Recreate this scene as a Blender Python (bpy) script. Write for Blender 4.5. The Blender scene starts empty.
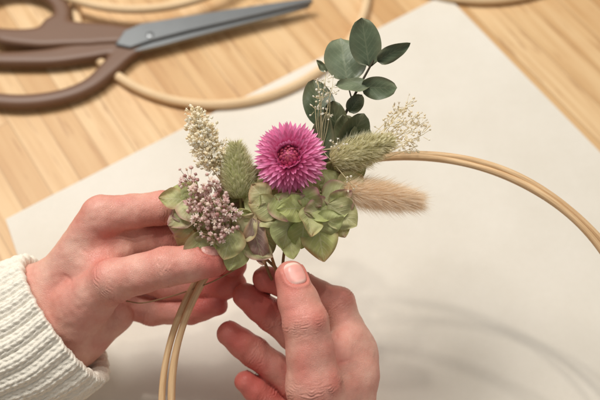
import bpy, math, random
import numpy as np
from mathutils import Vector, noise
from mathutils.bvhtree import BVHTree
random.seed(7); np.random.seed(7)
U = 0.01                                   # all lengths below are centimetres
sc = bpy.context.scene; COL = sc.collection
sc.view_settings.view_transform = 'Standard'
try: sc.view_settings.look = 'None'
except Exception: pass
# ------------------------------------------------------------------ camera
H = 57.0; PITCH = math.radians(59); FP = 951.0
CAMP = Vector((0, 0, H))
FW = Vector((0, math.cos(PITCH), -math.sin(PITCH)))
UP = Vector((0, math.sin(PITCH), math.cos(PITCH)))
RT = Vector((1, 0, 0)); NN = -FW
def ray(px, py): return FW + RT * ((px - 300) / FP) + UP * ((200 - py) / FP)
def cp(px, py, d): return CAMP + ray(px, py) * d
def tp(px, py, z=0.0):
    r = ray(px, py); return CAMP + r * ((z - H) / r.z)
def idir(dx, dy, dn=0.0):                  # direction: right, down in the picture, towards the viewer
    return (RT * dx - UP * dy + NN * dn).normalized()
cd = bpy.data.cameras.new('camera'); cam = bpy.data.objects.new('camera', cd); COL.objects.link(cam)
cam.location = CAMP * U; cam.rotation_euler = (math.radians(90) - PITCH, 0, 0)
cd.sensor_width = 36; cd.lens = 18 / (300 / FP); cd.clip_start = 0.01; cd.clip_end = 20
cd.dof.use_dof = True; cd.dof.focus_distance = 0.508; cd.dof.aperture_fstop = 6.4
sc.camera = cam
# ------------------------------------------------------------------ object helpers
ORG = {}
def setp(o, label=None, cat=None, group=None, kind=None):
    if label: o['label'] = label
    if cat: o['category'] = cat
    if group: o['group'] = group
    if kind: o['kind'] = kind
    return o
def empty(name, org, parent=None):
    o = bpy.data.objects.new(name, None); COL.objects.link(o); o.empty_display_size = 0.02
    ORG[o] = Vector(org)
    if parent: o.parent = parent; o.location = (ORG[o] - ORG[parent]) * U
    else: o.location = ORG[o] * U
    return o
def mesh(name, v, f, mat, parent=None, org=None, smooth=True, col=None, uvv=None):
    v = np.asarray([tuple(p) for p in v] if not isinstance(v, np.ndarray) else v, dtype=np.float64)
    if org is None: org = ORG[parent] if parent else Vector(((v[:, 0].min() + v[:, 0].max()) / 2, (v[:, 1].min() + v[:, 1].max()) / 2, v[:, 2].min()))
    org = Vector(org)
    me = bpy.data.meshes.new(name)
    me.from_pydata(((v - np.array(org)) * U).tolist(), [], f if isinstance(f, list) else f.tolist()); me.update()
    if smooth: me.polygons.foreach_set('use_smooth', [True] * len(me.polygons))
    if col is not None:
        a = me.attributes.new('col', 'FLOAT_COLOR', 'POINT')
        c = np.ones((len(v), 4)); c[:, :3] = np.asarray(col); a.data.foreach_set('color', c.ravel())
    if uvv is not None:
        a = me.attributes.new('uvv', 'FLOAT_VECTOR', 'POINT'); a.data.foreach_set('vector', np.asarray(uvv, dtype=np.float64).ravel())
    me.materials.append(mat)
    o = bpy.data.objects.new(name, me); COL.objects.link(o); ORG[o] = org
    if parent: o.parent = parent; o.location = (org - ORG[parent]) * U
    else: o.location = org * U
    return o
def srgb(r, g, b):
    def l(c):
        c /= 255.0
        return c / 12.92 if c <= .04045 else ((c + .055) / 1.055) ** 2.4
    return (l(r), l(g), l(b))
def mixc(a, b, t): return tuple(a[i] + (b[i] - a[i]) * t for i in range(3))
class MB:
    def __init__(s): s.v = []; s.f = []; s.c = []; s.u = []
    def add(s, v, f, c, u=None):
        n = len(s.v); s.v += [tuple(p) for p in v]; s.f += [tuple(i + n for i in q) for q in f]
        s.c += c if isinstance(c, list) else [c] * len(v)
        s.u += u if u else [(0, 0, 0)] * len(v)
    def leaf(s, base, d, n, L, W, prof, c0, c1, fold=0., curl=0., cup=0., rip=0., nl=8, nw=3, edge=None, est=.8, ripf=1.):
        d = d.normalized(); n = (n - d * n.dot(d)).normalized(); sd = d.cross(n)
        v = []; c = []; u_ = []; r = random.random(); ph = random.random() * 50
        for i in range(nl + 1):
            t = i / nl; w = W / 2 * max(prof(t), .012)
            cen = base + d * (L * t * (1 - .25 * abs(curl) * t * t)) + n * (curl * L * t * t)
            for j in range(-nw, nw + 1):
                q = j / nw
                z = fold * abs(q) * w + cup * q * q * w
                if rip: z += rip * noise.noise(Vector((q * 1.3 * ripf + ph, t * 3.1 * ripf, ph))) * (.3 + abs(q))
                v.append(cen + sd * (q * w) + n * z)
                cc = mixc(c0, c1, t)
                if edge:
                    k = min(1, max(abs(q) ** 3, t ** 4)) * (.6 + .8 * noise.noise(Vector((q + ph, t * 2, ph + 9))))
                    cc = mixc(cc, edge, max(0, min(1, k * est)))
                c.append(cc); u_.append((q, t, r))
        m = 2 * nw + 1
        f = [(i * m + j, i * m + j + 1, (i + 1) * m + j + 1, (i + 1) * m + j) for i in range(nl) for j in range(m - 1)]
        s.add(v, f, c, u_)
    def tube(s, pts, rad, c, n=7, closed=False, cap=True):
        pts = [Vector(p) for p in pts]; N = len(pts)
        if not isinstance(rad, (list, tuple)): rad = [rad] * N
        v = []; x = None; L = 0; uu = []
        for i, p in enumerate(pts):
            t = (pts[(i + 1) % N] - pts[i - 1]) if closed else (pts[min(i + 1, N - 1)] - pts[max(i - 1, 0)])
            t.normalize()
            if x is None: x = t.orthogonal().normalized()
            x = (x - t * x.dot(t)).normalized(); y = t.cross(x)
            if i: L += (p - pts[i - 1]).length
            for k in range(n):
                a = 2 * math.pi * k / n
                v.append(p + (x * math.cos(a) + y * math.sin(a)) * rad[i]); uu.append((k / n, L, 0))
        f = []
        for i in range(N if closed else N - 1):
            i2 = (i + 1) % N
            for k in range(n): f.append((i * n + k, i * n + (k + 1) % n, i2 * n + (k + 1) % n, i2 * n + k))
        if not closed and cap: f.append(tuple(range(n))[::-1]); f.append(tuple((N - 1) * n + k for k in range(n)))
        s.add(v, f, c, uu)
    def blob(s, p, ax, l, r, c, c2=None):      # small bud: pointed low-poly lathe along ax
        ax = ax.normalized(); x = ax.orthogonal().normalized(); y = ax.cross(x); k = 6; a0 = random.random() * 6
        v = [p]; cc = [c]
        for t, q in ((.25, .85), (.55, 1.), (.85, .55)):
            for i in range(k):
                a = a0 + 2 * math.pi * i / k; qq = q * (1 + .25 * random.uniform(-1, 1))
                v.append(p + ax * (l * t) + (x * math.cos(a) + y * math.sin(a)) * (r * qq)); cc.append(mixc(c, c2 or c, t))
        v.append(p + ax * l); cc.append(c2 or c)
        f = [(0, 1 + (i + 1) % k, 1 + i) for i in range(k)]
        for g in range(2):
            for i in range(k): f.append((1 + g * k + i, 1 + g * k + (i + 1) % k, 1 + (g + 1) * k + (i + 1) % k, 1 + (g + 1) * k + i))
        f += [(1 + 2 * k + i, 1 + 2 * k + (i + 1) % k, 1 + 3 * k) for i in range(k)]
        s.add(v, f, cc)
    def star(s, p, ax, r, c, c2, n=5):         # tiny open flower of n pointed petals
        ax = ax.normalized(); x = ax.orthogonal().normalized(); y = ax.cross(x); a0 = random.random() * 6
        v = [p]; cc = [c]; f = []
        for i in range(n):
            a = a0 + 6.2832 * i / n; b = 6.2832 * .36 / n; up = random.uniform(.2, .7)
            for aa, rr, u in ((a - b, .6, .3), (a, 1., up), (a + b, .6, .3)):
                v.append(p + (x * math.cos(aa) + y * math.sin(aa)) * (r * rr) + ax * (r * u)); cc.append(c2)
            k = 1 + 3 * i; f.append((0, k, k + 1, k + 2))
        s.add(v, f, cc)
    def hair(s, p, d, l, w, c0, c1, bend=None):
        sd = d.cross(Vector((random.random() - .5, random.random() - .5, random.random() - .5))).normalized() * w
        b = bend or Vector((0, 0, 0)); k1 = p + d * l * .55 + b * .4; k2 = p + d * l + b
        s.add([p - sd, p + sd, k1 + sd * .75, k1 - sd * .75, k2], [(0, 1, 2, 3), (3, 2, 4)], [c0, c0, mixc(c0, c1, .5), mixc(c0, c1, .5), c1])
    def build(s, name, mat, parent=None, org=None, smooth=True):
        return mesh(name, s.v, s.f, mat, parent, org, smooth, s.c, s.u)
def bez(pts, n=24):                          # Catmull-Rom through points
    P = [Vector(p) for p in pts]; P = [P[0] * 2 - P[1]] + P + [P[-1] * 2 - P[-2]]; out = []
    seg = len(P) - 3
    for i in range(n + 1):
        x = i / n * seg; k = min(int(x), seg - 1); t = x - k; a, b, c, d = P[k:k + 4]
        out.append(.5 * ((2 * b) + (c - a) * t + (2 * a - 5 * b + 4 * c - d) * t * t + (3 * b - a - 3 * c + d) * t ** 3))
    return out
# ------------------------------------------------------------------ materials
def newmat(name):
    m = bpy.data.materials.new(name); m.use_nodes = True; nt = m.node_tree
    return m, nt, nt.nodes['Principled BSDF']
def node(nt, t, **kw):
    n = nt.nodes.new(t)
    for k, v in kw.items():
        if k in n.inputs: n.inputs[k].default_value = v
        else: setattr(n, k, v)
    return n
def lk(nt, a, b): nt.links.new(a, b)
def mixrgb(nt, fac, a, b, mode='MIX'):
    n = nt.nodes.new('ShaderNodeMix'); n.data_type = 'RGBA'; n.blend_type = mode; n.clamp_factor = True
    for idx, val in ((0, fac), (6, a), (7, b)):
        if hasattr(val, 'links'): lk(nt, val, n.inputs[idx])
        elif idx == 0: n.inputs[0].default_value = val
        else: n.inputs[idx].default_value = (*val, 1)
    return n.outputs[2]
def math_(nt, op, a, b=None, c=None):
    n = nt.nodes.new('ShaderNodeMath'); n.operation = op
    for i, v in enumerate((a, b, c)):
        if v is None: continue
        if hasattr(v, 'links'): lk(nt, v, n.inputs[i])
        else: n.inputs[i].default_value = v
    return n.outputs[0]
def coords(nt, scale=(1, 1, 1), rot=0, kind='Object'):
    tc = nt.nodes.new('ShaderNodeTexCoord'); mp = nt.nodes.new('ShaderNodeMapping')
    mp.inputs['Scale'].default_value = scale; mp.inputs['Rotation'].default_value = (0, 0, rot)
    lk(nt, tc.outputs[kind], mp.inputs['Vector']); return mp.outputs[0]
def ramp(nt, fac, stops):
    n = nt.nodes.new('ShaderNodeValToRGB'); e = n.color_ramp.elements
    while len(e) < len(stops): e.new(.5)
    for i, (p, c) in enumerate(stops): e[i].position = p; e[i].color = (*c, 1)
    lk(nt, fac, n.inputs[0]); return n.outputs[0]
def noise_(nt, vec, scale, detail=3, rough=.5):
    n = node(nt, 'ShaderNodeTexNoise', Scale=scale, Detail=detail, Roughness=rough)
    if vec is not None: lk(nt, vec, n.inputs['Vector'])
    return n.outputs[0]
def bump(nt, b, h, strength, dist):
    n = node(nt, 'ShaderNodeBump', Strength=strength, Distance=dist); lk(nt, h, n.inputs['Height']); lk(nt, n.outputs[0], b.inputs['Normal'])

A_ = tp(445, -5); B_ = tp(6, 220); R_ = tp(600, 170)
E1 = (B_ - A_); EL = E1.length; E1.normalize(); E2 = Vector((-E1.y, E1.x, 0))
if E2.dot(R_ - A_) < 0: E2 = -E2
GA = math.atan2(E2.y, E2.x)
E2B = (tp(66, 400) - B_).normalized()

def wood_table():
    m, nt, b = newmat('pine_table_wood')
    v0 = coords(nt, rot=-GA)
    wn = node(nt, 'ShaderNodeTexNoise', Scale=5., Detail=2.); lk(nt, v0, wn.inputs['Vector'])
    wv = node(nt, 'ShaderNodeVectorMath', operation='MULTIPLY_ADD'); lk(nt, wn.outputs[1], wv.inputs[0]); wv.inputs[1].default_value = (0, .008, 0); lk(nt, v0, wv.inputs[2])
    v = v0
    br = node(nt, 'ShaderNodeTexBrick', offset=.37, offset_frequency=2)
    br.inputs['Scale'].default_value = 1; br.inputs['Brick Width'].default_value = .46; br.inputs['Row Height'].default_value = .022
    br.inputs['Mortar Size'].default_value = .0005; br.inputs['Mortar Smooth'].default_value = .5
    br.inputs['Color1'].default_value = (0, 0, 0, 1); br.inputs['Color2'].default_value = (1, 1, 1, 1); br.inputs['Mortar'].default_value = (.4, .4, .4, 1)
    lk(nt, v, br.inputs['Vector'])
    base = ramp(nt, br.outputs[0], [(0, srgb(204, 164, 112)), (.4, srgb(222, 187, 137)), (1, srgb(232, 201, 155))])
    mp = node(nt, 'ShaderNodeMapping'); mp.inputs['Scale'].default_value = (3.4, 80, 1); lk(nt, wv.outputs[0], mp.inputs[0])
    sh = node(nt, 'ShaderNodeVectorMath', operation='MULTIPLY_ADD'); lk(nt, br.outputs[0], sh.inputs[0]); sh.inputs[1].default_value = (7, 13, 3); lk(nt, mp.outputs[0], sh.inputs[2])
    g = noise_(nt, sh.outputs[0], 1.6, 5, .62)
    gr = ramp(nt, g, [(.36, (1, 1, 1)), (.5, (.93, .88, .81)), (.66, (.70, .57, .42))])
    c = mixrgb(nt, .78, base, gr, 'MULTIPLY')
    mp2 = node(nt, 'ShaderNodeMapping'); mp2.inputs['Scale'].default_value = (9, 260, 1); lk(nt, wv.outputs[0], mp2.inputs[0])
    g2 = noise_(nt, mp2.outputs[0], 2, 4)
    c = mixrgb(nt, math_(nt, 'MULTIPLY', g2, .34), c, srgb(182, 136, 88))
    mp3 = node(nt, 'ShaderNodeMapping'); mp3.inputs['Scale'].default_value = (16, 170, 1); lk(nt, wv.outputs[0], mp3.inputs[0])
    g3 = noise_(nt, mp3.outputs[0], 1.5, 2)
    c = mixrgb(nt, math_(nt, 'MULTIPLY', ramp(nt, g3, [(.6, (0, 0, 0)), (.7, (1, 1, 1))]), .55), c, srgb(158, 108, 62))
    g4 = noise_(nt, v0, 11, 3)
    c = mixrgb(nt, math_(nt, 'MULTIPLY', ramp(nt, g4, [(.45, (0, 0, 0)), (.75, (1, 1, 1))]), .4), c, srgb(192, 143, 92))
    c = mixrgb(nt, math_(nt, 'MULTIPLY', br.outputs[1], .5), c, srgb(130, 90, 52))
    lk(nt, c, b.inputs['Base Color']); b.inputs['Roughness'].default_value = .5
    bump(nt, b, g, .15, .0006); return m
def paper():
    m, nt, b = newmat('cream_card')
    v = coords(nt); n1 = noise_(nt, v, 9, 6, .6); n2 = noise_(nt, v, 900, 2); n3 = noise_(nt, v, 260, 4)
    c = ramp(nt, n1, [(.32, srgb(217, 209, 194)), (.68, srgb(227, 220, 207))])
    c = mixrgb(nt, math_(nt, 'MULTIPLY', n3, .16), c, srgb(192, 182, 163))
    lk(nt, c, b.inputs['Base Color']); b.inputs['Roughness'].default_value = .85
    bump(nt, b, n2, .15, .0004); return m
def hoopwood(name, ca, cb):
    m, nt, b = newmat(name)
    a = node(nt, 'ShaderNodeAttribute', attribute_name='uvv')
    mp = node(nt, 'ShaderNodeMapping'); mp.inputs['Scale'].default_value = (9, .25, 1); lk(nt, a.outputs['Vector'], mp.inputs[0])
    g = noise_(nt, mp.outputs[0], 2.0, 5, .6); g2 = noise_(nt, coords(nt), 60, 2)
    c = mixrgb(nt, ramp(nt, g, [(.3, (0, 0, 0)), (.7, (1, 1, 1))]), ca, cb); c = mixrgb(nt, math_(nt, 'MULTIPLY', g2, .3), c, mixc(ca, (0, 0, 0), .35))
    lk(nt, c, b.inputs['Base Color']); b.inputs['Roughness'].default_value = .55
    bump(nt, b, g, .4, .0008); return m
def leafmat(name, rough=.6, trans=.25, veins=.35, nscale=500, mott=.35, dark=(.05, .05, .02), bs=.35):
    m, nt, b = newmat(name)
    a = node(nt, 'ShaderNodeAttribute', attribute_name='col'); u = node(nt, 'ShaderNodeAttribute', attribute_name='uvv')
    sx = nt.nodes.new('ShaderNodeSeparateXYZ'); lk(nt, u.outputs['Vector'], sx.inputs[0])
    au = math_(nt, 'ABSOLUTE', sx.outputs[0])
    n1 = noise_(nt, coords(nt), nscale, 4)
    c = mixrgb(nt, math_(nt, 'MULTIPLY', n1, mott), a.outputs['Color'], dark, 'MIX')
    vt = math_(nt, 'SUBTRACT', math_(nt, 'MULTIPLY', sx.outputs[1], 22), math_(nt, 'MULTIPLY', au, 8))
    w = math_(nt, 'POWER', math_(nt, 'ABSOLUTE', math_(nt, 'SINE', vt)), 14)
    w = math_(nt, 'MULTIPLY', w, math_(nt, 'SUBTRACT', 1, au))
    mid = math_(nt, 'LESS_THAN', au, .045)
    vv = math_(nt, 'MULTIPLY', math_(nt, 'MAXIMUM', w, mid), veins)
    c = mixrgb(nt, vv, c, mixrgb(nt, .6, a.outputs['Color'], (.68, .66, .42)))
    lk(nt, c, b.inputs['Base Color']); b.inputs['Roughness'].default_value = rough
    hsum = math_(nt, 'ADD', math_(nt, 'MULTIPLY', vv, .9), n1)
    bump(nt, b, hsum, bs, .0007)
    tr = nt.nodes.new('ShaderNodeBsdfTranslucent'); lk(nt, c, tr.inputs['Color'])
    mx = nt.nodes.new('ShaderNodeMixShader'); mx.inputs[0].default_value = trans
    lk(nt, b.outputs[0], mx.inputs[1]); lk(nt, tr.outputs[0], mx.inputs[2]); lk(nt, mx.outputs[0], nt.nodes['Material Output'].inputs[0])
    return m
def skinmat():
    m, nt, b = newmat('skin')
    a = node(nt, 'ShaderNodeAttribute', attribute_name='col'); v = coords(nt)
    n1 = noise_(nt, v, 75, 6, .65); n2 = noise_(nt, v, 1600, 3); n3 = noise_(nt, v, 330, 3)
    c = mixrgb(nt, math_(nt, 'MULTIPLY', ramp(nt, n1, [(.4, (0, 0, 0)), (.66, (1, 1, 1))]), .42), a.outputs['Color'], srgb(202, 112, 96))
    c = mixrgb(nt, math_(nt, 'MULTIPLY', n3, .18), c, srgb(152, 80, 62))
    lk(nt, c, b.inputs['Base Color']); b.inputs['Roughness'].default_value = .42
    b.inputs['Subsurface Weight'].default_value = .14; b.inputs['Subsurface Radius'].default_value = (1, .3, .15); b.inputs['Subsurface Scale'].default_value = .0028
    b.inputs['Specular IOR Level'].default_value = .42
    mp = node(nt, 'ShaderNodeMapping'); mp.inputs['Scale'].default_value = (1, 1.7, 1.2); mp.inputs['Rotation'].default_value = (.3, .2, .7); lk(nt, v, mp.inputs[0])
    vo = node(nt, 'ShaderNodeTexVoronoi', Scale=900, feature='DISTANCE_TO_EDGE'); lk(nt, mp.outputs[0], vo.inputs['Vector'])
    ed = math_(nt, 'MINIMUM', math_(nt, 'MULTIPLY', vo.outputs[0], 5), .6)
    hh = math_(nt, 'ADD', math_(nt, 'MULTIPLY', ed, .7), math_(nt, 'ADD', math_(nt, 'MULTIPLY', n2, .4), math_(nt, 'MULTIPLY', n3, .7)))
    bump(nt, b, hh, .42, .0006); return m
def simple(name, c, rough=.5, metal=0, ns=200, amt=.2, bs=.1, bd=.0004, dark=None):
    m, nt, b = newmat(name); n1 = noise_(nt, coords(nt), ns, 4)
    lk(nt, mixrgb(nt, math_(nt, 'MULTIPLY', n1, amt), c, dark or mixc(c, (0, 0, 0), .6)), b.inputs['Base Color'])
    b.inputs['Roughness'].default_value = rough; b.inputs['Metallic'].default_value = metal
    bump(nt, b, n1, bs, bd); return m
def nailmat():
    m, nt, b = newmat('fingernail'); a = node(nt, 'ShaderNodeAttribute', attribute_name='col')
    lk(nt, a.outputs['Color'], b.inputs['Base Color']); b.inputs['Roughness'].default_value = .34; b.inputs['Specular IOR Level'].default_value = .35
    b.inputs['Subsurface Weight'].default_value = .15; b.inputs['Subsurface Radius'].default_value = (1, .4, .2); b.inputs['Subsurface Scale'].default_value = .002
    return m

M_table = wood_table(); M_paper = paper()
M_hoop = hoopwood('rattan_wood', srgb(238, 204, 158), srgb(200, 156, 108))
M_hoop2 = hoopwood('pale_hoop_wood', srgb(240, 212, 170), srgb(216, 178, 130))
M_leaf = leafmat('hydrangea_sepal', .6, .3, .65, 420, .15, (.2, .14, .06), .35)
M_euc = leafmat('eucalyptus_leaf', .42, .06, .12, 260, .3, (.04, .05, .03))
M_pet = leafmat('strawflower_bract', .26, .27, 0, 600, .04, (.25, .02, .1), .15)
M_dry = leafmat('dried_plant', .75, .38, 0, 700, .03, (.2, .15, .09)); M_fur = leafmat('soft_hair', .9, .5, 0, 300, .0)
M_skin = skinmat(); M_nail = nailmat()
M_blade = simple('brushed_steel', srgb(134, 136, 136), .36, .7, 90, .25)
M_handle = simple('brown_plastic', srgb(114, 82, 60), .48, 0, 60, .2, .03)
M_wool = simple('cream_wool', srgb(246, 239, 224), .9, 0, 1800, .32, .7, .0007, srgb(206, 190, 162))

# ------------------------------------------------------------------ setting
def box(name, x0, x1, y0, y1, z0, z1, mat):
    v = [(x, y, z) for z in (z0, z1) for y in (y0, y1) for x in (x0, x1)]
    f = [(0, 2, 3, 1), (4, 5, 7, 6), (0, 1, 5, 4), (2, 6, 7, 3), (0, 4, 6, 2), (1, 3, 7, 5)]
    return mesh(name, v, f, mat, smooth=False, org=(0, 0, 0))
t = box('table_top', -95, 95, -25, 120, -3, 0, M_table)
setp(t, 'honey coloured pine table top of glued strips with visible grain', 'table', kind='structure')
# cream card sheet
pv = []; pf = []; nx, ny = 30, 40
for k in (0, 1):
    for j in range(ny + 1):
        for i in range(nx + 1):
            s_ = i / nx
            p = A_ + E1 * (EL * s_) + (E2 * (1 - s_) + E2B * s_) * (58 * j / ny)
            ed = 0.06 * noise.noise(Vector((i * .2, j * .2, 3)))
            pv.append((p.x, p.y, .03 + (.09 if k else 0) + abs(ed)))
S = (nx + 1) * (ny + 1); gi = lambda i, j, k: k * S + j * (nx + 1) + i
for j in range(ny):
    for i in range(nx):
        pf.append((gi(i, j, 1), gi(i, j + 1, 1), gi(i + 1, j + 1, 1), gi(i + 1, j, 1)))
        pf.append((gi(i, j, 0), gi(i + 1, j, 0), gi(i + 1, j + 1, 0), gi(i, j + 1, 0)))
for i in range(nx):
    pf.append((gi(i, 0, 0), gi(i, 0, 1), gi(i + 1, 0, 1), gi(i + 1, 0, 0))); pf.append((gi(i, ny, 0), gi(i + 1, ny, 0), gi(i + 1, ny, 1), gi(i, ny, 1)))
for j in range(ny):
    pf.append((gi(0, j, 0), gi(0, j + 1, 0), gi(0, j + 1, 1), gi(0, j, 1))); pf.append((gi(nx, j, 0), gi(nx, j, 1), gi(nx, j + 1, 1), gi(nx, j + 1, 0)))
o = mesh('paper_sheet', pv, pf, M_paper, smooth=False)
setp(o, 'large cream sheet of card lying on the pine table under the hands', 'paper')

# ------------------------------------------------------------------ hoops lying on the table
def hoop_mesh(R, r):
    mb = MB(); pts = []
    for i in range(120):
        a = 2 * math.pi * i / 120; rr = R * (1 + .012 * math.sin(2 * a + .6) + .006 * math.sin(3 * a))
        pts.append((rr * math.cos(a), rr * math.sin(a), 0))
    mb.tube(pts, r, (1, 1, 1), 10, closed=True); return mb
base = tp(222, -12, .4)
hoopA = hoop_mesh(11.6, .36).build('wooden_hoop', M_hoop2, None, (0, 0, 0))
hoopA.location = base * U
setp(hoopA, 'pale wooden craft hoop on the table whose curve runs below the closed scissor blades', 'hoop', 'spare wooden hoops lying on the table')
for (px, py, z, tilt, rz, lab) in ((150, -90, .95, -2.7, 1.1, 'pale wooden craft hoop partly outside the picture above the scissor blades'),
                                   (474, -101, .4, 0, 2.3, 'pale wooden craft hoop peeping in at the top edge right of the eucalyptus leaves')):
    c = hoopA.copy(); COL.objects.link(c); c.location = tp(px, py, z) * U; c.rotation_euler = (math.radians(tilt), 0, 0)
    c['label'] = lab

# ------------------------------------------------------------------ signed-distance modelling (hands, scissor handles)
def smin(a, b, k):
    h = np.clip(.5 + .5 * (b - a) / k, 0, 1); return b + (a - b) * h - k * h * (1 - h)
class Field:
    def __init__(s, lo, hi, h):
        s.h = h; s.o = np.array(lo, dtype=np.float64); s.n = (np.ceil((np.array(hi) - s.o) / h) + 1).astype(int)
        s.F = np.full(s.n, 3., dtype=np.float32)
        s.ax = [(s.o[i] + h * np.arange(s.n[i])).astype(np.float32) for i in range(3)]
    def sl(s, lo, hi):
        return tuple(slice(max(0, int((lo[i] - s.o[i]) / s.h)), min(s.n[i], int((hi[i] - s.o[i]) / s.h) + 2)) for i in range(3))
    def xyz(s, sl): return s.ax[0][sl[0]][:, None, None], s.ax[1][sl[1]][None, :, None], s.ax[2][sl[2]][None, None, :]
    def cap(s, sl, a, ra, b, rb):
        X, Y, Z = s.xyz(sl); d = b - a; L = max(d.dot(d), 1e-6)
        px, py, pz = X - a.x, Y - a.y, Z - a.z
        t = np.clip((px * d.x + py * d.y + pz * d.z) / L, 0, 1)
        return np.sqrt((px - t * d.x) ** 2 + (py - t * d.y) ** 2 + (pz - t * d.z) ** 2) - (ra + t * (rb - ra))
    def blk(s, pts, m=1.1):
        lo = [min(p[i] - r for p, r in pts) - m for i in range(3)]; hi = [max(p[i] + r for p, r in pts) + m for i in range(3)]
        return s.sl(lo, hi)
    def add(s, a, ra, b, rb, k):
        sl = s.blk([(a, ra), (b, rb)]); s.F[sl] = smin(s.F[sl], s.cap(sl, a, ra, b, rb), k)
    def chain(s, pts, kin, root, kroot, kfar, rootw):
        sl = s.blk(pts); G = None
        for (a, ra), (b, rb) in zip(pts[:-1], pts[1:]):
            q = s.cap(sl, a, ra, b, rb); G = q if G is None else (smin(G, q, kin) if kin > 0 else np.minimum(G, q))
        X, Y, Z = s.xyz(sl); d2 = (X - root.x) ** 2 + (Y - root.y) ** 2 + (Z - root.z) ** 2
        k = kfar + kroot * np.exp(-d2 / rootw ** 2); s.F[sl] = smin(s.F[sl], G, k)
    def mesh(s):
        F = s.F; ins = F < 0; cells = tuple(np.array(F.shape) - 1)
        cnt = np.zeros(cells, dtype=np.int8)
        offs = [(i, j, k) for i in (0, 1) for j in (0, 1) for k in (0, 1)]
        for (i, j, k) in offs: cnt += ins[i:i + cells[0], j:j + cells[1], k:k + cells[2]]
        act = (cnt > 0) & (cnt < 8); ai = np.argwhere(act); ids = np.full(cells, -1, dtype=np.int64); ids[act] = np.arange(len(ai))
        sm = np.zeros((len(ai), 3)); c = np.zeros(len(ai))
        for a in offs:
            for axn in range(3):
                if a[axn]: continue
                b = list(a); b[axn] = 1
                fa = F[ai[:, 0] + a[0], ai[:, 1] + a[1], ai[:, 2] + a[2]]; fb = F[ai[:, 0] + b[0], ai[:, 1] + b[1], ai[:, 2] + b[2]]
                m = (fa < 0) != (fb < 0); t = np.where(m, fa / np.where(m, fa - fb, 1), 0)
                P = np.array(a, dtype=float)[None, :].repeat(len(ai), 0); P[:, axn] += t; sm += P * m[:, None]; c += m
        V = s.o + s.h * (ai + sm / c[:, None]); Q = []
        for axn in range(3):
            b1, b2 = (axn + 1) % 3, (axn + 2) % 3
            s0 = [slice(1, -1)] * 3; s1 = [slice(1, -1)] * 3; s0[axn] = slice(0, -1); s1[axn] = slice(1, None)
            I0 = ins[tuple(s0)]; m = I0 != ins[tuple(s1)]; ix = np.argwhere(m); io = I0[m]
            off = np.array([1, 1, 1]); off[axn] = 0; ix = ix + off
            def cell(u, w):
                q = ix.copy(); q[:, b1] += u; q[:, b2] += w; return ids[q[:, 0], q[:, 1], q[:, 2]]
            q = np.stack([cell(-1, -1), cell(0, -1), cell(0, 0), cell(-1, 0)], 1)
            q[~io] = q[~io][:, ::-1]; Q.append(q)
        Q = np.concatenate(Q); Q = Q[(Q >= 0).all(1)]
        e = np.concatenate([Q[:, [0, 1]], Q[:, [1, 2]], Q[:, [2, 3]], Q[:, [3, 0]]])
        deg = np.bincount(e[:, 0], minlength=len(V)) + np.bincount(e[:, 1], minlength=len(V))
        for _ in range(2):
            acc = np.zeros_like(V)
            for d in range(3):
                acc[:, d] = np.bincount(e[:, 0], V[e[:, 1], d], len(V)) + np.bincount(e[:, 1], V[e[:, 0], d], len(V))
            V = V * .5 + .5 * acc / np.maximum(deg, 1)[:, None]
        return V, Q
def vnormals(V, Q):
    n = np.cross(V[Q[:, 2]] - V[Q[:, 0]], V[Q[:, 3]] - V[Q[:, 1]]); N = np.zeros_like(V)
    for k in range(4):
        for d in range(3): N[:, d] += np.bincount(Q[:, k], n[:, d], len(V))
    return N / np.maximum(np.linalg.norm(N, axis=1), 1e-9)[:, None]

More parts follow.
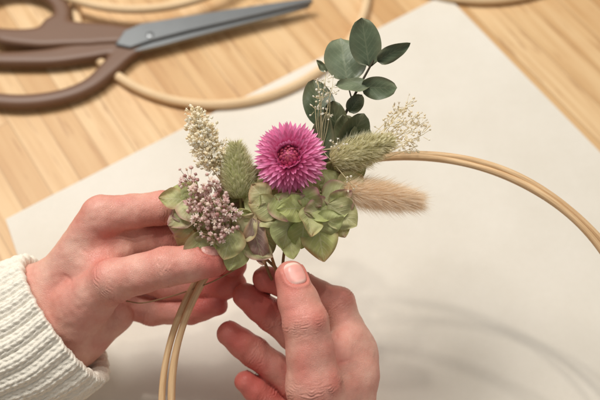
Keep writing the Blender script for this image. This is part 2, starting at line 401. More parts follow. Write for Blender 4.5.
SKIN = np.array(srgb(233, 184, 164)); RED = np.array(srgb(208, 108, 98))
def build_hand(palm, fingers, label, nails, folds=(), h=.06):
    P = lambda q: (cp(q[0], q[1], q[2]), q[3])
    palm = [(P(a), P(b)) for a, b in palm]; fingers = [[P(q) for q in ch] for ch in fingers]
    allp = [x for ab in palm for x in ab] + [x for ch in fingers for x in ch]
    lo = [min(p[i] - r for p, r in allp) - .5 for i in range(3)]; hi = [max(p[i] + r for p, r in allp) + .5 for i in range(3)]
    fd = Field(lo, hi, h)
    for (a, ra), (b, rb) in palm: fd.add(a, ra, b, rb, .8)
    for ch in fingers:
        pts = [ch[0]]
        for k, ((a, ra), (b, rb)) in enumerate(zip(ch[:-1], ch[1:])):
            last = k == len(ch) - 2
            pts.append(((a + b) / 2, (ra + rb) / 2 * (1.03 if last else .93))); pts.append((b, rb))
        fd.chain(pts, .2, ch[0][0], .7, .05, 1.5)
    V, Q = fd.mesh(); N = vnormals(V, Q)
    disp = np.zeros(len(V)); red = np.zeros(len(V))
    nz = np.array([noise.noise(Vector(p) * .8) for p in V]); nz2 = np.array([noise.noise(Vector(p) * 2.6) for p in V])
    disp += nz * .07 + nz2 * .02
    for fi, ch in enumerate(fingers):
        tip = np.array(ch[-1][0]); red += 1.05 * np.exp(-((V - tip) ** 2).sum(1) / 1.45 ** 2)
        for k in range(1, len(ch) - 1):
            J, r = ch[k]; a = (ch[k + 1][0] - ch[k - 1][0]).normalized(); D = V - np.array(J); s = D @ np.array(a)
            rad = np.linalg.norm(D - s[:, None] * np.array(a), axis=1)
            m = np.exp(-np.clip(rad - r * 1.05, 0, 9) ** 2 / .08) * (np.abs(s) < .9)
            ss = s + nz2 * .17 + nz * .12; gate = np.clip(.72 + nz2 * 1.2, .15, 1.2)
            for s0, am in ((-.62, .016), (-.5, .024), (-.38, .032), (-.25, .042), (-.12, .05), (.02, .062), (.15, .05), (.28, .038), (.42, .028), (.56, .018)): disp -= m * gate * am * np.exp(-((ss - s0) / .038) ** 2)
            disp += m * .02 * np.exp(-(s / .45) ** 2)
            red += .68 * np.exp(-(D ** 2).sum(1) / (r * 1.25) ** 2)
        J, r = ch[0]; red += .4 * np.exp(-((V - np.array(J)) ** 2).sum(1) / 1.4 ** 2)
    for pts, am, wd in folds:                                     # long skin folds across palm and thumb web
        P2 = np.array([tuple(p) for p in bez([cp(*q) for q in pts], 40)])
        dd = np.full(len(V), 9.)
        for p in P2: dd = np.minimum(dd, np.linalg.norm(V - p, axis=1))
        disp -= am * np.exp(-(dd / wd) ** 2); red += .2 * np.exp(-(dd / (wd * 3)) ** 2)
    frames = []
    for fi, dn, wf in nails:
        tip, r = fingers[fi][-1]; q = fingers[fi][-2][0]; d = (tip - q).normalized(); dn = (dn - d * dn.dot(d)).normalized(); sd = d.cross(dn)
        L = r * .84 * wf; W = r * .70 * wf; c = tip - d * (r * .02); frames.append((c, d, dn, sd, L, W, r))
        D = V - np.array(c); x = D @ np.array(sd); y = D @ np.array(d); z = D @ np.array(dn)
        rho = ((np.abs(x) / W) ** 2.6 + (np.abs(y) / L) ** 2.6) ** (1 / 2.6)
        on = (z > 0) & (np.abs(x) < 1.6 * W)
        disp -= on * .055 * np.exp(-((rho - 1.0) / .1) ** 2); disp += on * .045 * np.exp(-((rho - 1.25) / .14) ** 2) * (y < L * .7)
    V2 = V + N * disp[:, None]
    red = np.clip(red + nz * .4 + .07, 0, 1)[:, None]; col = SKIN * (1 - red) + RED * red
    o = mesh('hand', V2, Q, M_skin, col=col)
    setp(o, label, 'hand', None)
    bvh = BVHTree.FromPolygons([Vector(p) for p in V2], Q.tolist())
    pink = srgb(232, 168, 156); white = srgb(240, 216, 202)
    for c, d, dn, sd, L, W, r in frames:
        v = []; f = []; cl = []; ok = True; nr, na = 9, 32
        for i in range(nr + 1):
            rr = i / nr
            for j in range(na):
                a = 2 * math.pi * j / na; ca, sa = math.cos(a), math.sin(a)
                x = W * rr * math.copysign(abs(ca) ** .77, ca); y = L * rr * math.copysign(abs(sa) ** .77, sa)
                hit = bvh.ray_cast(c + sd * x + d * y + dn * 3, -dn)
                if hit[0] is None: ok = False; break
                v.append(hit[0] + dn * (.035 + (.03 * max(0, y / L)) - (.05 if i == nr else 0)))
                yy = y / L; k = max(0, min(1, (yy - .66 + .12 * (x / W) ** 2) / .1)); lun = max(0, min(1, (-yy - .6) / .2)) * .5
                cl.append(mixc(pink, white, max(k * .8, lun)))
            if not ok: break
        if not ok: continue
        for i in range(nr):
            for j in range(na): f.append((i * na + j, i * na + (j + 1) % na, (i + 1) * na + (j + 1) % na, (i + 1) * na + j))
        mesh('fingernail', v, f, M_nail, o, col=cl)
    return o

left = build_hand(
    palm=[((55, 290, 54, 1.5), (100, 216, 52.6, 1.05)), ((60, 302, 54.8, 1.5), (108, 242, 53.8, 1.1)), ((64, 318, 55.4, 1.5), (110, 270, 55.2, 1.1)),
          ((70, 335, 55.8, 1.4), (104, 300, 55.8, 1.05)), ((74, 318, 53.3, 1.6), (108, 282, 51.8, 1.2)), ((76, 343, 54.5, 1.4), (114, 314, 55, 1.15)),
          ((92, 264, 52.8, 1.0), (122, 250, 53.2, .8)), ((20, 322, 54.5, 2.2), (62, 315, 54.5, 2.2)), ((30, 350, 54.5, 1.9), (68, 336, 54.5, 1.8)),
          ((5, 300, 54.4, 1.8), (45, 290, 54.3, 1.6)), ((-60, 385, 54.8, 2.6), (20, 325, 54.5, 2.3))],
    fingers=[[(78, 305, 52.8, 1.4), (112, 281, 51.4, 1.2), (166, 267, 50.7, 1.06), (214, 261, 51.1, .84)],
             [(104, 215, 52.6, 1.1), (162, 208, 53.2, .95), (200, 216, 54.0, .8), (222, 233, 53.9, .65)],
             [(112, 240, 53.8, 1.1), (168, 240, 54.2, .97), (208, 252, 54.6, .82), (234, 266, 54.0, .7)],
             [(112, 268, 55.2, 1.1), (168, 284, 55.4, .96), (211, 288, 54.8, .8), (235, 285, 54.0, .7)],
             [(106, 298, 55.8, 1.05), (152, 310, 55.8, .88), (190, 312, 55.1, .72), (217, 305, 54.4, .62)]],
    label='hand with cream knitted sleeve holding the flowers from the left, thumb lying in front',
    nails=[(0, NN * .4 + UP * .9, .9), (1, -NN, .9), (2, -NN, .9), (3, -NN, .9), (4, -NN, .9)],
    folds=[(((122, 258, 52.5), (112, 262, 51.6), (100, 258, 51.2)), .06, .08), (((96, 312, 52.5), (108, 304, 52), (122, 300, 51.6)), .05, .08), (((60, 270, 52.6), (74, 285, 51.8), (84, 305, 51.6)), .04, .1),
           (((84, 250, 51.9), (96, 262, 51.3), (104, 274, 50.7)), .03, .07)])
right = build_hand(
    palm=[((356, 352, 53, 1.1), (345, 490, 51.5, 1.7)), ((352, 395, 53.6, 1.1), (342, 500, 51.8, 1.7)), ((348, 438, 54, 1.05), (340, 505, 52, 1.7)),
          ((345, 480, 53.2, .95), (340, 510, 51.8, 1.6)), ((318, 396, 50.7, 1.5), (335, 500, 51, 1.9)), ((322, 372, 51.2, 1.15), (350, 338, 52.6, .95)), ((330, 395, 51.3, 1.2), (356, 372, 52.4, 1.1)),
          ((340, 505, 51.2, 2.3), (345, 600, 48.5, 2.3))],
    fingers=[[(328, 450, 51, 1.9), (314, 384, 50.1, 1.5), (306, 324, 49.8, 1.2), (291, 277, 50.5, .88)],
             [(356, 352, 53, 1.15), (338, 304, 53.3, .97), (300, 287, 53.6, .86), (266, 279, 53.0, .73)],
             [(352, 395, 53.6, 1.1), (312, 352, 54.3, 1.02), (272, 316, 53.9, .9), (246, 296, 53.2, .75)],
             [(348, 438, 54, 1.05), (294, 382, 54.6, 1.0), (254, 352, 54.2, .87), (229, 334, 53.7, .73)],
             [(345, 480, 53.2, .95), (300, 430, 54.4, .88), (266, 398, 54.5, .78), (246, 382, 54.1, .65)]],
    label='hand reaching up from the bottom edge, thumbnail facing up, pinching the stems',
    nails=[(0, NN + RT * .42 + UP * .25, .9), (1, -NN, .9), (2, -NN, .9), (3, -NN, .9), (4, -NN, .9)],
    folds=[(((334, 316, 52), (337, 342, 51.4), (336, 362, 50.8)), .05, .09), (((345, 330, 52), (352, 350, 51.8), (352, 372, 51.8)), .04, .08),
           (((326, 352, 49.6), (338, 362, 50.4), (350, 360, 51.2)), .04, .07)])

# ------------------------------------------------------------------ knitted sleeve (part of the left hand)
def sleeve(parent):
    a = cp(66, 316, 54.3); b = cp(-70, 412, 55.0); ax = (b - a).normalized(); L = 13.0
    e1 = idir(.81, 1.14); e1 = (e1 - ax * e1.dot(ax)).normalized(); e2 = ax.cross(e1)
    W = 54; nu = W * 9; row = .42; nv = int(L / row * 9)
    uu = np.arange(nu) / nu
    prof = [(1.6, .74), (.8, .78), (.25, .82), (.02, .87), (-.1, .92), (-.06, .965)] + [(L * i / nv, 1.0) for i in range(nv + 1)]
    T = np.array([p[0] for p in prof]); RR = np.array([p[1] for p in prof])
    TH, TT = np.meshgrid(2 * math.pi * uu, T, indexing='xy'); RRm = np.repeat(RR[:, None], nu, 1)
    wob = .25 * np.sin(TT * .55 + 1.) + .1 * np.sin(TT * 1.7 + TH * 3)
    cell = (TH / (2 * math.pi) * W + wob); wale = cell % 1; wi = np.floor(cell)
    q = np.abs(wale * 2 - 1)
    ph = TT / row + .95 * q + .13 * np.sin(wi * 7.3)
    leg = np.sin(math.pi * np.clip(q, 0, 1)) ** .6
    knit = leg * (.5 + .5 * np.abs(np.sin(math.pi * ph)) ** .7)
    ribp = .5 + .5 * np.cos(2 * math.pi * (cell / 2 - .25))
    hgt = .12 * knit + .17 * ribp ** .8 + .02 * np.sin(TT * 9 + wi * 2.1)
    flare = 1 + .05 * np.sin(TT * .7 + .5) + .04 * np.sin(2 * TH + TT * .5) + .03 * np.sin(3 * TH - TT * .8) + .012 * TT * .6
    r1 = 4.0 * RRm * flare + hgt; r2 = 3.15 * RRm * flare + hgt
    A = np.array(a); X = A[None, None, :] + TT[..., None] * np.array(ax) + (r1 * np.cos(TH))[..., None] * np.array(e1) + (r2 * np.sin(TH))[..., None] * np.array(e2)
    V = X.reshape(-1, 3); m = len(prof)
    i = np.arange(m - 1)[:, None] * nu; j = np.arange(nu)[None, :]; j2 = (j + 1) % nu
    Q = np.stack([i + j, i + j2, i + nu + j2, i + nu + j], -1).reshape(-1, 4)
    o = mesh('sweater_sleeve', V, Q[:, ::-1], M_wool, parent)
    o['label'] = 'cream ribbed knitted sweater cuff'
sleeve(left)

# ------------------------------------------------------------------ scissors
SZ = 1.15
scis = empty('scissors', tp(140, 40, 0))
setp(scis, 'closed scissors with brown plastic handles and grey steel blades on the pine table', 'scissors')
def plate(name, px, z0, z1, mat, parent):
    bot = [tp(x, y, z0) for x, y in px]; top = [tp(x, y, z0) for x, y in px]; n = len(px)
    for p in top: p.z = z1
    cen = sum(top, Vector()) / n; ins = []
    for p in top:
        q = p + (cen - p).normalized() * .12; q.z = z1 + .05; ins.append(q)
    v = bot + top + ins
    f = [tuple(range(n))] + [(i, (i + 1) % n, n + (i + 1) % n, n + i) for i in range(n)] + [(n + i, n + (i + 1) % n, 2 * n + (i + 1) % n, 2 * n + i) for i in range(n)] + [tuple(range(2 * n, 3 * n))]
    return mesh(name, v, f, mat, parent, smooth=False)
plate('blade', [(116, 46), (124, 33), (140, 26), (180, 19), (230, 11), (280, 4), (311, 0), (313, 3), (250, 18), (190, 32), (150, 42), (130, 49)], SZ, SZ + .2, M_blade, scis)
plate('blade', [(122, 42), (150, 34), (200, 25), (260, 13), (312, 3), (309, 8), (290, 14), (240, 27), (190, 40), (160, 48), (138, 53), (124, 54)], SZ - .3, SZ - .08, M_blade, scis)
c = tp(150, 35, SZ + .24); n = 20; v = []; f = []
for r_, z_ in [(.3, 0), (.3, .04), (.25, .07), (.02, .08)]:
    for k in range(n): v.append(c + Vector((r_ * math.cos(k * 2 * math.pi / n), r_ * math.sin(k * 2 * math.pi / n), z_)))
for i in range(3):
    for k in range(n): f.append((i * n + k, i * n + (k + 1) % n, (i + 1) * n + (k + 1) % n, (i + 1) * n + k))
mesh('pivot_screw', v, f, M_blade, scis)
def spl(c, n=40):
    P = [Vector((x, y, dz)) for x, y, dz, r in c]; rs = [r for *_, r in c]; out = bez(P, n); res = []
    for i, p in enumerate(out):
        u = i / n * (len(rs) - 1); k = min(int(u), len(rs) - 2); res.append((p.x, p.y, p.z, rs[k] + (rs[k + 1] - rs[k]) * (u - k)))
    return res
def handle(chains, z):
    ch = [[(tp(x, y, z + dz), r) for x, y, dz, r in c] for c in chains]
    allp = [q for c in ch for q in c]
    fd = Field([min(p[i] - r for p, r in allp) - .4 for i in range(3)], [max(p[i] + r for p, r in allp) + .4 for i in range(3)], .11)
    for c in ch: fd.chain(c, 0, c[0][0], 0, .6, 1.)
    Z = fd.ax[2][None, None, :]; hz = .42           # flat-sided moulding
    fd.F = -smin(-fd.F, -(np.abs(Z - (z + .05)) - hz) + np.zeros_like(fd.F), .22)
    V, Q = fd.mesh(); mesh('handle', V, Q, M_handle, scis)
def loop(cx, cy, rx, ry, r, n=40):
    out = []
    for i in range(n + 1):
        a = 2 * math.pi * i / n; out.append((cx + rx * math.cos(a), cy + ry * math.sin(a), 0, r * (1 + .12 * math.cos(a))))
    return out
handle([loop(20, 14, 43, 25, .6), spl([(6, 38, 0, .6), (40, 40, 0, .9), (72, 37, 0, 1.1), (105, 36, 0, 1.05), (136, 37, .1, .75)]), spl([(52, 26, 0, .7), (72, 33, 0, .9), (90, 36, 0, .9)])], .9)
handle([spl([(138, 46, .2, .65), (124, 54, .1, .82), (110, 69, 0, .74), (90, 86, 0, .62), (62, 97, 0, .58), (25, 102, 0, .58), (-12, 99, 0, .58), (-36, 88, 0, .58), (-38, 70, 0, .58), (-15, 61, 0, .6),
         (20, 60, 0, .66), (55, 58, 0, .8), (88, 52, 0, .95), (112, 47, .05, .95), (128, 44, .1, .7)], 90)], .66)

# ------------------------------------------------------------------ the wreath
wreath = empty('flower_wreath', cp(412, 640, 51.0))
setp(wreath, 'half finished dried flower wreath on a double rattan hoop held in both hands', 'wreath')
def hoop_d(y): return 1 / (1 / 53 + (y - 155) * 1.51e-6)
def strand(cx, cy, a, b, dd, r, ph):
    mb = MB(); pts = []
    for i in range(220):
        t = 2 * math.pi * i / 220; x = cx + a * math.cos(t); y = cy + b * math.sin(t)
        x += 1.3 * math.sin(5 * t + ph); y += 1.3 * math.sin(4 * t + ph * 2)
        pts.append(cp(x, y, hoop_d(y) + dd + .12 * math.sin(3 * t + ph)))
    mb.tube(pts, [r * (1 + .06 * math.sin(i * .35 + ph)) for i in range(220)], (1, 1, 1), 10, closed=True)
    mb.build('hoop_strand', M_hoop, wreath)
strand(412, 402, 240, 246, 0, .2, .3); strand(414, 403, 251, 248, .2, .19, 1.9)

P_round = lambda t: math.sin(math.pi * min(1, t) ** .85) ** .5 if 0 < t < 1 else 0
P_ov = lambda t: (math.sin(math.pi * t ** .76) ** .65) * (1 - .18 * t) if 0 < t < 1 else 0
P_lan = lambda t: min(1, (t * 3.2 + .25)) * (1 - t ** 2.4) ** .9
P_ray = lambda t: min(1, (t * 2.4 + .35)) * (1 - t ** 3.8) ** .85
P_sep = lambda t: (math.sin(math.pi * (t ** .8)) ** .72) if 0 < t < 1 else .04

# eucalyptus
GE = [srgb(94, 112, 86), srgb(78, 94, 68), srgb(122, 136, 108), srgb(66, 80, 52)]
mb = MB()
st = bez([cp(322, 165, 52.2), cp(340, 125, 51.8), cp(353, 98, 51.6), cp(367, 72, 51.4), cp(376, 56, 51.3)], 24)
mb.tube(st, [.1 - .05 * i / 24 for i in range(25)], srgb(86, 76, 58))
for a, b in (((352, 100, 51.6), (346, 78, 51.8)), ((360, 84, 51.5), (366, 86, 51.4)), ((371, 66, 51.4), (378, 60, 51.2)), ((340, 125, 51.8), (322, 122, 52)), ((370, 68, 51.4), (366, 60, 51.5)), ((345, 115, 51.7), (350, 118, 51.4))):
    mb.tube([cp(*a), cp(*b)], .045, srgb(94, 88, 66), 6)
euc = mb.build('eucalyptus_sprig', M_dry, wreath)
for (bx, by, bd, tx, ty, td, W, nx_, ny_, ci, pr, cl) in (
    (369, 66, 51.4, 362, 17, 51.0, 1.75, -.25, .1, 0, P_round, .05), (347, 82, 51.8, 341, 36, 52.4, 2.4, .2, .3, 2, P_round, -.06),
    (377, 61, 51.2, 411, 42, 50.6, 1.0, .1, -.35, 1, P_ov, .06), (361, 87, 51.4, 398, 88, 50.8, 1.25, .0, -.3, 0, P_round, .08),
    (370, 84, 51.4, 334, 88, 50.8, .9, .1, .5, 2, P_round, .1), (322, 128, 52, 314, 78, 52.6, 1.85, .3, .1, 1, P_round, -.05),
    (338, 146, 51.6, 334, 100, 51.4, 1.6, -.4, .2, 3, P_round, .05), (344, 150, 51.5, 364, 112, 51.0, 1.6, .4, .0, 3, P_round, .08), (320, 164, 51.5, 328, 110, 51.4, 1.6, -.5, .0, 1, P_ov, .05),
    (352, 154, 51.6, 342, 114, 51.2, 1.7, .1, .3, 3, P_round, .05), (356, 162, 51.5, 362, 122, 51.4, 1.6, .3, .1, 1, P_round, .05), (349, 112, 51.5, 362, 94, 51.2, .9, .3, .2, 3, P_round, .05),
    (327, 72, 52, 316, 60, 52, .45, .0, .2, 2, P_ov, .1), (340, 158, 51.4, 358, 136, 50.9, 1.2, .5, .2, 3, P_round, .05)):
    m2 = MB(); a = cp(bx, by, bd); b = cp(tx, ty, td); c0 = mixc(GE[ci], srgb(124, 126, 84), random.random() * .4)
    m2.leaf(a, b - a, NN + RT * nx_ + UP * ny_, (b - a).length, W, pr, mixc(c0, (0, 0, 0), .3), c0, fold=.12, curl=cl, cup=.1, rip=.16, nl=14, nw=5, edge=mixc(c0, srgb(170, 150, 118), .4))
    m2.build('leaf', M_euc, euc)

# strawflower
def strawflower(c, ax, R):
    ax = ax.normalized(); x = ax.cross(UP).normalized(); y = ax.cross(x)
    pk = [srgb(236, 84, 164), srgb(228, 66, 150), srgb(242, 118, 184), srgb(218, 52, 136)]
    mb = MB()
    rings = [(40, .35, R * 1.0, -3, .33, -.04, 0), (40, .34, R * .985, 2, .33, .0, .08), (38, .32, R * .93, 7, .32, .02, .16), (36, .3, R * .84, 14, .31, .05, .25), (32, .28, R * .73, 25, .3, .1, .33), (28, .3, R * .62, 40, .28, .16, .4), (26, .32, R * .53, 54, .27, .25, .44)]
    for n, r0, Lr, el, w, curl, z0 in rings:
        for k in range(n):
            a = 2 * math.pi * (k + random.uniform(-.3, .3)) / n; e = math.radians(el + random.uniform(-5, 5))
            rad = x * math.cos(a) + y * math.sin(a); d = rad * math.cos(e) + ax * math.sin(e); nn_ = ax * math.cos(e) - rad * math.sin(e)
            col = random.choice(pk); L = (Lr - r0) * random.uniform(.91, 1.05)
            mb.leaf(c + rad * r0 + ax * (z0 * .9), d, nn_, L / max(math.cos(e), .64), w * random.uniform(.85, 1.1), P_ray, mixc(col, srgb(194, 28, 110), .45), mixc(col, srgb(255, 198, 226), .48), curl=curl + random.uniform(-.05, .05), cup=.35, nl=8, nw=2)
    o = mb.build('strawflower', M_pet, wreath)
    m2 = MB(); Rd = .8; cen = c + ax * .28; N = 84                  # closed centre: incurved bracts lapped over a dome
    for i in range(N):
        t = i / N; th = math.radians(96 - 86 * t ** .9); a = i * 2.39996; rad = x * math.cos(a) + y * math.sin(a)
        nr = ax * math.cos(th) + rad * math.sin(th); d = ax * math.sin(th) - rad * math.cos(th)
        lift = .34 * (1 - t) + .1; cc = mixc(random.choice(pk), srgb(190, 30, 100), .55); tipc = mixc(srgb(248, 160, 190), srgb(246, 172, 108), min(1, .15 + t * 1.3) * random.random())
        m2.leaf(cen + nr * (Rd - .04), d + nr * lift, nr, .58 - .26 * t + random.uniform(-.07, .07), .33 - .15 * t, P_lan, mixc(cc, srgb(140, 12, 78), .7), mixc(cc, tipc, .45), curl=-.16, cup=-.5, nl=6, nw=2)
    prev = []
    for i in range(9): th = i / 8 * math.pi / 2; prev.append((cen + ax * (Rd * .94 * math.sin(th)), max(.02, Rd * .93 * math.cos(th))))
    m2.tube([p for p, r in prev], [r for p, r in prev], srgb(146, 22, 80), 18)
    m2.build('flower_centre', M_pet, o)
strawflower(cp(290, 158, 50.0), NN + UP * .12 - RT * .08, 2.0)

# hydrangea florets
SG = [srgb(184, 192, 120), srgb(164, 176, 98), srgb(204, 205, 150), srgb(150, 164, 88), srgb(200, 184, 148)]
MAUVE = srgb(190, 122, 136); BRN = srgb(188, 150, 112)
def sepal(mb, base, dd, nn_, L, W, dark=0, col=None, est=1.15):
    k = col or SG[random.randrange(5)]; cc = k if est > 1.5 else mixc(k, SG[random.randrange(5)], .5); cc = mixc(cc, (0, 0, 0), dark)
    mb.leaf(base, dd, nn_, L, W, P_sep, mixc(cc, srgb(222, 220, 166), .35), cc, fold=random.uniform(-.05, .22), curl=random.uniform(-.2, .14), cup=random.uniform(-.12, .12), rip=.12 * L, nl=16, nw=7,
            edge=random.choice([MAUVE, MAUVE, MAUVE, cc, cc, BRN]), est=est, ripf=1.3)
def floret(px, py, d, R, tx, ty, cidx=None, dark=0, ns=4):
    mb = MB(); n = (NN + RT * (tx + random.uniform(-.25, .25)) + UP * (ty + random.uniform(-.25, .25))).normalized(); x = n.orthogonal().normalized(); y = n.cross(x); a0 = random.random() * 6.28; c = cp(px, py, d)
    col = SG[cidx if cidx is not None else random.randrange(len(SG))]
    for k in range(ns):
        a = a0 + 2 * math.pi / ns * k + random.uniform(-.3, .3); rad = x * math.cos(a) + y * math.sin(a); e = random.uniform(-.2, .4)
        dd = (rad * math.cos(e) + n * math.sin(e)); nn_ = n * math.cos(e) - rad * math.sin(e) + rad.cross(n) * random.uniform(-.4, .4)
        sepal(mb, c + n * (.06 * k), dd, nn_, R * random.uniform(.9, 1.2), R * random.uniform(.78, 1.02), dark, col)
    mb.blob(c, n, .16, .08, srgb(206, 200, 140))
    mb.build('hydrangea_floret', M_leaf, wreath)
for q in ((186, 200, 51.2, 1.3, -.5, .2, None, 0, 3), (194, 228, 51.0, 1.5, -.4, -.2), (214, 246, 50.8, 1.5, -.3, -.4, None, 0, 3), (242, 240, 50.5, 1.6, .1, -.3, 2), (254, 214, 50.3, 1.5, -.2, .1, 0, 0, 3),
          (280, 210, 50.2, 1.5, .1, -.2, 2, 0, 3), (306, 208, 50.1, 1.6, .2, -.1, 0), (288, 228, 50.5, 1.6, .0, -.35, 1, 0, 3), (316, 226, 50.3, 1.7, .15, -.4, 2, 0, 3), (332, 210, 50.5, 1.6, .3, -.1, 0, 0, 3),
          (338, 192, 50.8, 1.5, .4, .2, 1, 0, 3), (228, 224, 50.4, 1.4, -.1, -.1, 0, 0, 3), (264, 192, 50.7, 1.3, -.1, .1, 1, 0, 3), (320, 192, 50.7, 1.4, .2, .2, 0, 0, 3)):
    floret(*q)
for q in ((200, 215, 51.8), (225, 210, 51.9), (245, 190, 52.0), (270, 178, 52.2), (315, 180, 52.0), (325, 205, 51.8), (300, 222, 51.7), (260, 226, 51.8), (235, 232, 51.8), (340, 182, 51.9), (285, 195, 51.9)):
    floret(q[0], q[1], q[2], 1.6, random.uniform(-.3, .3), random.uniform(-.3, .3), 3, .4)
# loose single petals hanging out of the cluster
for bx, by, bd, tx, ty, td, w, pc in ((200, 230, 50.6, 204, 272, 50.6, 2.0, None), (252, 218, 49.9, 262, 268, 50.2, 1.3, srgb(158, 110, 124)), (316, 216, 50.1, 324, 262, 50.5, 2.0, None), (328, 204, 50.2, 357, 226, 50.3, 1.8, None), (198, 206, 50.9, 168, 226, 51.0, 1.6, None), (192, 198, 51, 167, 190, 51.3, 1.3, None),
                                  (290, 216, 49.9, 284, 252, 50.2, 1.8, None), (322, 198, 50.2, 354, 188, 50.5, 1.6, None), (268, 202, 49.9, 250, 184, 49.9, 1.4, None), (298, 194, 49.8, 322, 208, 49.7, 1.6, None), (234, 226, 50.0, 224, 260, 50.1, 1.8, None), (276, 194, 49.8, 288, 222, 49.6, 1.5, None), (304, 220, 49.9, 302, 252, 50.2, 1.6, None)):
    mb = MB(); a = cp(bx, by, bd); b = cp(tx, ty, td); sepal(mb, a, b - a, NN + RT * random.uniform(-.4, .4) + UP * random.uniform(-.3, .4), (b - a).length, w, 0, pc, 1.6 if pc else 1.15); mb.build('hydrangea_petal', M_leaf, wreath)

# canary-grass heads
def grass_head(base, tip, R, c0, c1, N=420):
    mb = MB(); ax = (tip - base); L = ax.length; ax.normalize(); x = ax.orthogonal().normalized(); y = ax.cross(x)
    pr = lambda t: R * (math.sin(math.pi * min(.99, t * .8 + .16)) ** .8) * (1.05 - .2 * t)
    for i in range(N):
        t = (i + .5) / N; a = i * 2.39996 + random.uniform(-.25, .25); rad = x * math.cos(a) + y * math.sin(a)
        e = .3 + .6 * random.random(); col = mixc(c0, c1, random.random())
        mb.leaf(base + ax * (L * t * .86) + rad * (pr(t) * .66), (ax * math.cos(e) + rad * math.sin(e)), rad + x * random.uniform(-.5, .5), .44 * random.uniform(.8, 1.35), .16, P_lan, mixc(col, srgb(156, 160, 96), .4), mixc(col, srgb(252, 248, 218), .65), fold=-.4, curl=random.uniform(-.1, .25), nl=4, nw=1)
    for i in range(4200):
        t = random.random(); a = random.random() * 6.283; rad = x * math.cos(a) + y * math.sin(a); e = random.uniform(.25, 1.15); d = ax * math.cos(e) + rad * math.sin(e)
        mb.hair(base + ax * (L * t * .88) + rad * pr(t) * .78, d, random.uniform(.2, .6), .0065, mixc(c1, c0, random.random()), srgb(252, 248, 224), Vector((random.gauss(0, .04), random.gauss(0, .04), random.gauss(0, .04))))
    mb.tube([base - ax * 1.2, base + ax * (L * .5)], .07, srgb(180, 174, 118))
    mb.tube([base + ax * (L * .86 * k / 8) for k in range(9)], [.74 * pr(k / 8) for k in range(9)], mixc(c0, (0, 0, 0), .1), 10)
    mb.build('grass_head', M_dry, wreath)
grass_head(cp(240, 198, 50.8), cp(235, 138, 50.6), .96, srgb(200, 202, 138), srgb(224, 220, 168))
grass_head(cp(332, 162, 51.0), cp(400, 138, 50.6), 1.02, srgb(208, 198, 140), srgb(232, 220, 174))
# bunny tail
mb = MB(); b0 = cp(342, 190, 50.9); b1 = cp(436, 204, 50.9); ax = (b1 - b0); L = ax.length; ax.normalize(); x = ax.orthogonal().normalized(); y = ax.cross(x)
pr = lambda t: .76 * math.sin(math.pi * min(.985, t * .74 + .18)) ** .75 * (1.05 - .2 * t)
mb.tube([b0 + ax * (L * .76 * k / 10) for k in range(11)], [.7 * pr(k / 10) for k in range(11)], srgb(238, 210, 170), 14)
for i in range(16000):
    t = random.random(); a = random.random() * 6.283; rad = x * math.cos(a) + y * math.sin(a)
    e = random.uniform(.1, 1.2) * (1 - .42 * t); d = (ax * math.cos(e) + rad * math.sin(e)).normalized(); p = b0 + ax * (L * .8 * t) + rad * pr(t) * random.uniform(.5, .92)
    l = random.uniform(.3, .85) * (1.4 if random.random() < .2 else 1); cc = mixc(srgb(241, 212, 168), srgb(253, 236, 206), random.random())
    mb.hair(p, d, l, .0048, cc, mixc(cc, (1, .98, .94), .65), ax * .1 + Vector((random.gauss(0, .06), random.gauss(0, .06), random.gauss(0, .06))))
mb.build('bunny_tail_grass', M_fur, wreath)
# tiny-flowered sprigs
def sprig(name, root, tips, nb, spread, bl, br, cs, cstem, ctip=None, rstem=.03, star=0., squash=.35, along=0.):
    mb = MB(); r = cp(*root)
    for tpx in tips:
        e = cp(*tpx[:3]); mid = (r + e) / 2 + Vector((random.uniform(-.2, .2), random.uniform(-.2, .2), .15)); ed = (e - r).normalized()
        path = bez([r, mid, e], 10); mb.tube(path, rstem, cstem, 5)
        for k in range(nb):
            p = e + Vector([random.gauss(0, 1) for _ in range(3)]) * spread * .5 + ed * random.uniform(-along, along * .4)
            d = (p - e).normalized() * .7 + ed * .6 + NN * squash
            mb.tube([p - (p - e) * .6 - ed * .12, p], .012, cstem, 4, cap=False)
            c = random.choice(cs); c2 = mixc(c, ctip, random.random()) if ctip else c
            if random.random() < star: mb.star(p + d.normalized() * bl * .5, d, br * random.uniform(1.3, 2.), c, c2); mb.blob(p, d, bl * .7, br * .6, c, c)
            else: mb.blob(p, d, bl * random.uniform(.7, 1.3), br * random.uniform(.7, 1.3), c, c2)
    return mb.build(name, M_dry, wreath)
sprig('mauve_sprig', (236, 245, 51), [(188, 180, 50.4), (200, 189, 49.9), (212, 185, 49.8), (192, 206, 50), (207, 204, 49.6), (221, 200, 49.6), (202, 221, 49.7), (217, 217, 49.5), (232, 212, 49.7), (213, 235, 49.7), (227, 227, 49.6), (198, 198, 49.8), (212, 212, 49.5)],
      26, .46, .2, .1, [srgb(222, 176, 170), srgb(236, 202, 192), srgb(204, 154, 146), srgb(244, 224, 204)], srgb(190, 160, 128), srgb(254, 240, 230), star=.35, along=.3)
sprig('white_sprig', (224, 185, 51.2), [(195, 112, 51), (202, 121, 50.8), (193, 126, 51), (209, 132, 50.8), (199, 138, 50.6), (214, 144, 50.8), (207, 150, 50.5), (218, 158, 50.8), (199, 150, 51.0), (212, 164, 50.6), (205, 162, 50.8), (197, 118, 50.8), (205, 130, 50.5), (213, 154, 50.4), (200, 130, 50.6), (194, 140, 50.8), (220, 150, 50.8), (206, 142, 50.4)],
      36, .4, .24, .075, [srgb(255, 248, 226), srgb(255, 252, 240), srgb(253, 240, 208)], srgb(250, 238, 206), star=.4, along=.35)
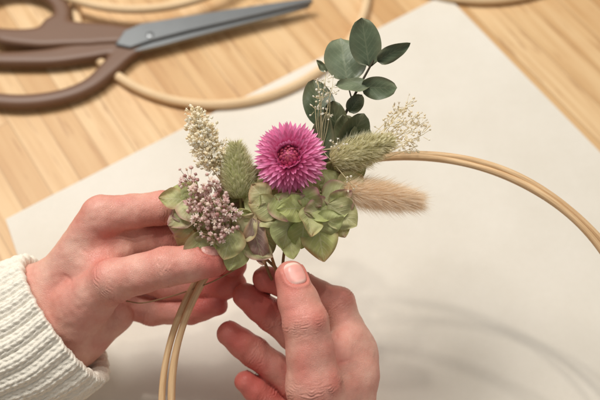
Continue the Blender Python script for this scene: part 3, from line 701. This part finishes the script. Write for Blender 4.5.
sprig('gypsophila_sprig', (350, 172, 51.4), [(402, 108, 51), (416, 115, 51), (410, 130, 50.8), (424, 134, 51), (394, 122, 50.8), (386, 128, 51), (418, 146, 51), (408, 104, 51.4), (396, 112, 51.4), (406, 144, 50.4), (424, 122, 51.4), (404, 120, 50.8), (414, 124, 50.8), (398, 132, 50.6), (412, 138, 50.6), (390, 134, 50.8)],
      13, .38, .19, .06, [srgb(255, 250, 236), srgb(252, 242, 218), srgb(246, 234, 202)], srgb(240, 228, 188), rstem=.018, star=.35, along=.6)
sprig('gypsophila_sprig', (322, 150, 51.4), [(318, 82, 51), (326, 76, 51), (321, 96, 50.8), (330, 92, 51), (315, 106, 51), (328, 108, 50.8), (333, 84, 51.2), (345, 150, 50.4), (352, 185, 50.0), (340, 146, 50.2)],
      8, .36, .16, .055, [srgb(254, 250, 238), srgb(248, 240, 216)], srgb(230, 218, 178), rstem=.018, star=.35, along=.4)
# tell the two look-alike sprigs' parts apart
for o in list(wreath.children):
    if o.name.startswith('gypsophila_sprig'):
        o['label'] = 'wispy cream sprig at the right end of the flowers' if not o.name.endswith('.001') else 'thin white sprig standing in front of the eucalyptus leaves'
# stems and twine
mb = MB()
for a, b, c in (((262, 225, 51.5), (270, 252, 51.9), (278, 276, 52.2)), ((250, 230, 51.6), (262, 256, 51.9), (272, 280, 52.4)), ((290, 225, 51.5), (284, 254, 51.8), (282, 278, 52.2)), ((240, 240, 51.6), (258, 252, 51.8), (276, 268, 52.3))):
    mb.tube(bez([cp(*a), cp(*b), cp(*c)], 10), .085, random.choice([srgb(196, 152, 102), srgb(180, 164, 104), srgb(166, 130, 88)]), 7)
mb.build('flower_stems', M_dry, wreath)
mb = MB(); mb.tube(bez([cp(126, 301, 53.2), cp(142, 303, 53.4), (cp(165, 298, 53.2)), cp(188, 291, 52.6), cp(214, 281, 52.0), cp(238, 268, 52.1)], 30), .04, srgb(190, 156, 116), 6)
mb.build('twine', M_dry, wreath)

# ------------------------------------------------------------------ light
w = bpy.data.worlds.new('World'); sc.world = w; w.use_nodes = True
w.node_tree.nodes['Background'].inputs[0].default_value = (1.0, .98, .955, 1); w.node_tree.nodes['Background'].inputs[1].default_value = .31
def area(name, loc, tgt, size, power, col):
    l = bpy.data.lights.new(name, 'AREA'); l.shape = 'SQUARE'; l.size = size; l.energy = power; l.color = col
    o = bpy.data.objects.new(name, l); COL.objects.link(o); o.location = Vector(loc) * U
    o.rotation_euler = (Vector(tgt) - Vector(loc)).to_track_quat('-Z', 'Y').to_euler()
area('window_light', (-46, 82, 116), (-6, 45, 5), .4, 13.2, (1, .98, .95))
area('ceiling_lamp', (22, 60, 145), (0, 40, 5), .05, 2.5, (1, .95, .88))
area('ceiling_lamp', (-6, 74, 140), (0, 40, 5), .05, 2.5, (1, .95, .88))
area('ceiling_lamp', (40, 88, 132), (0, 40, 5), .05, 2.2, (1, .95, .88))
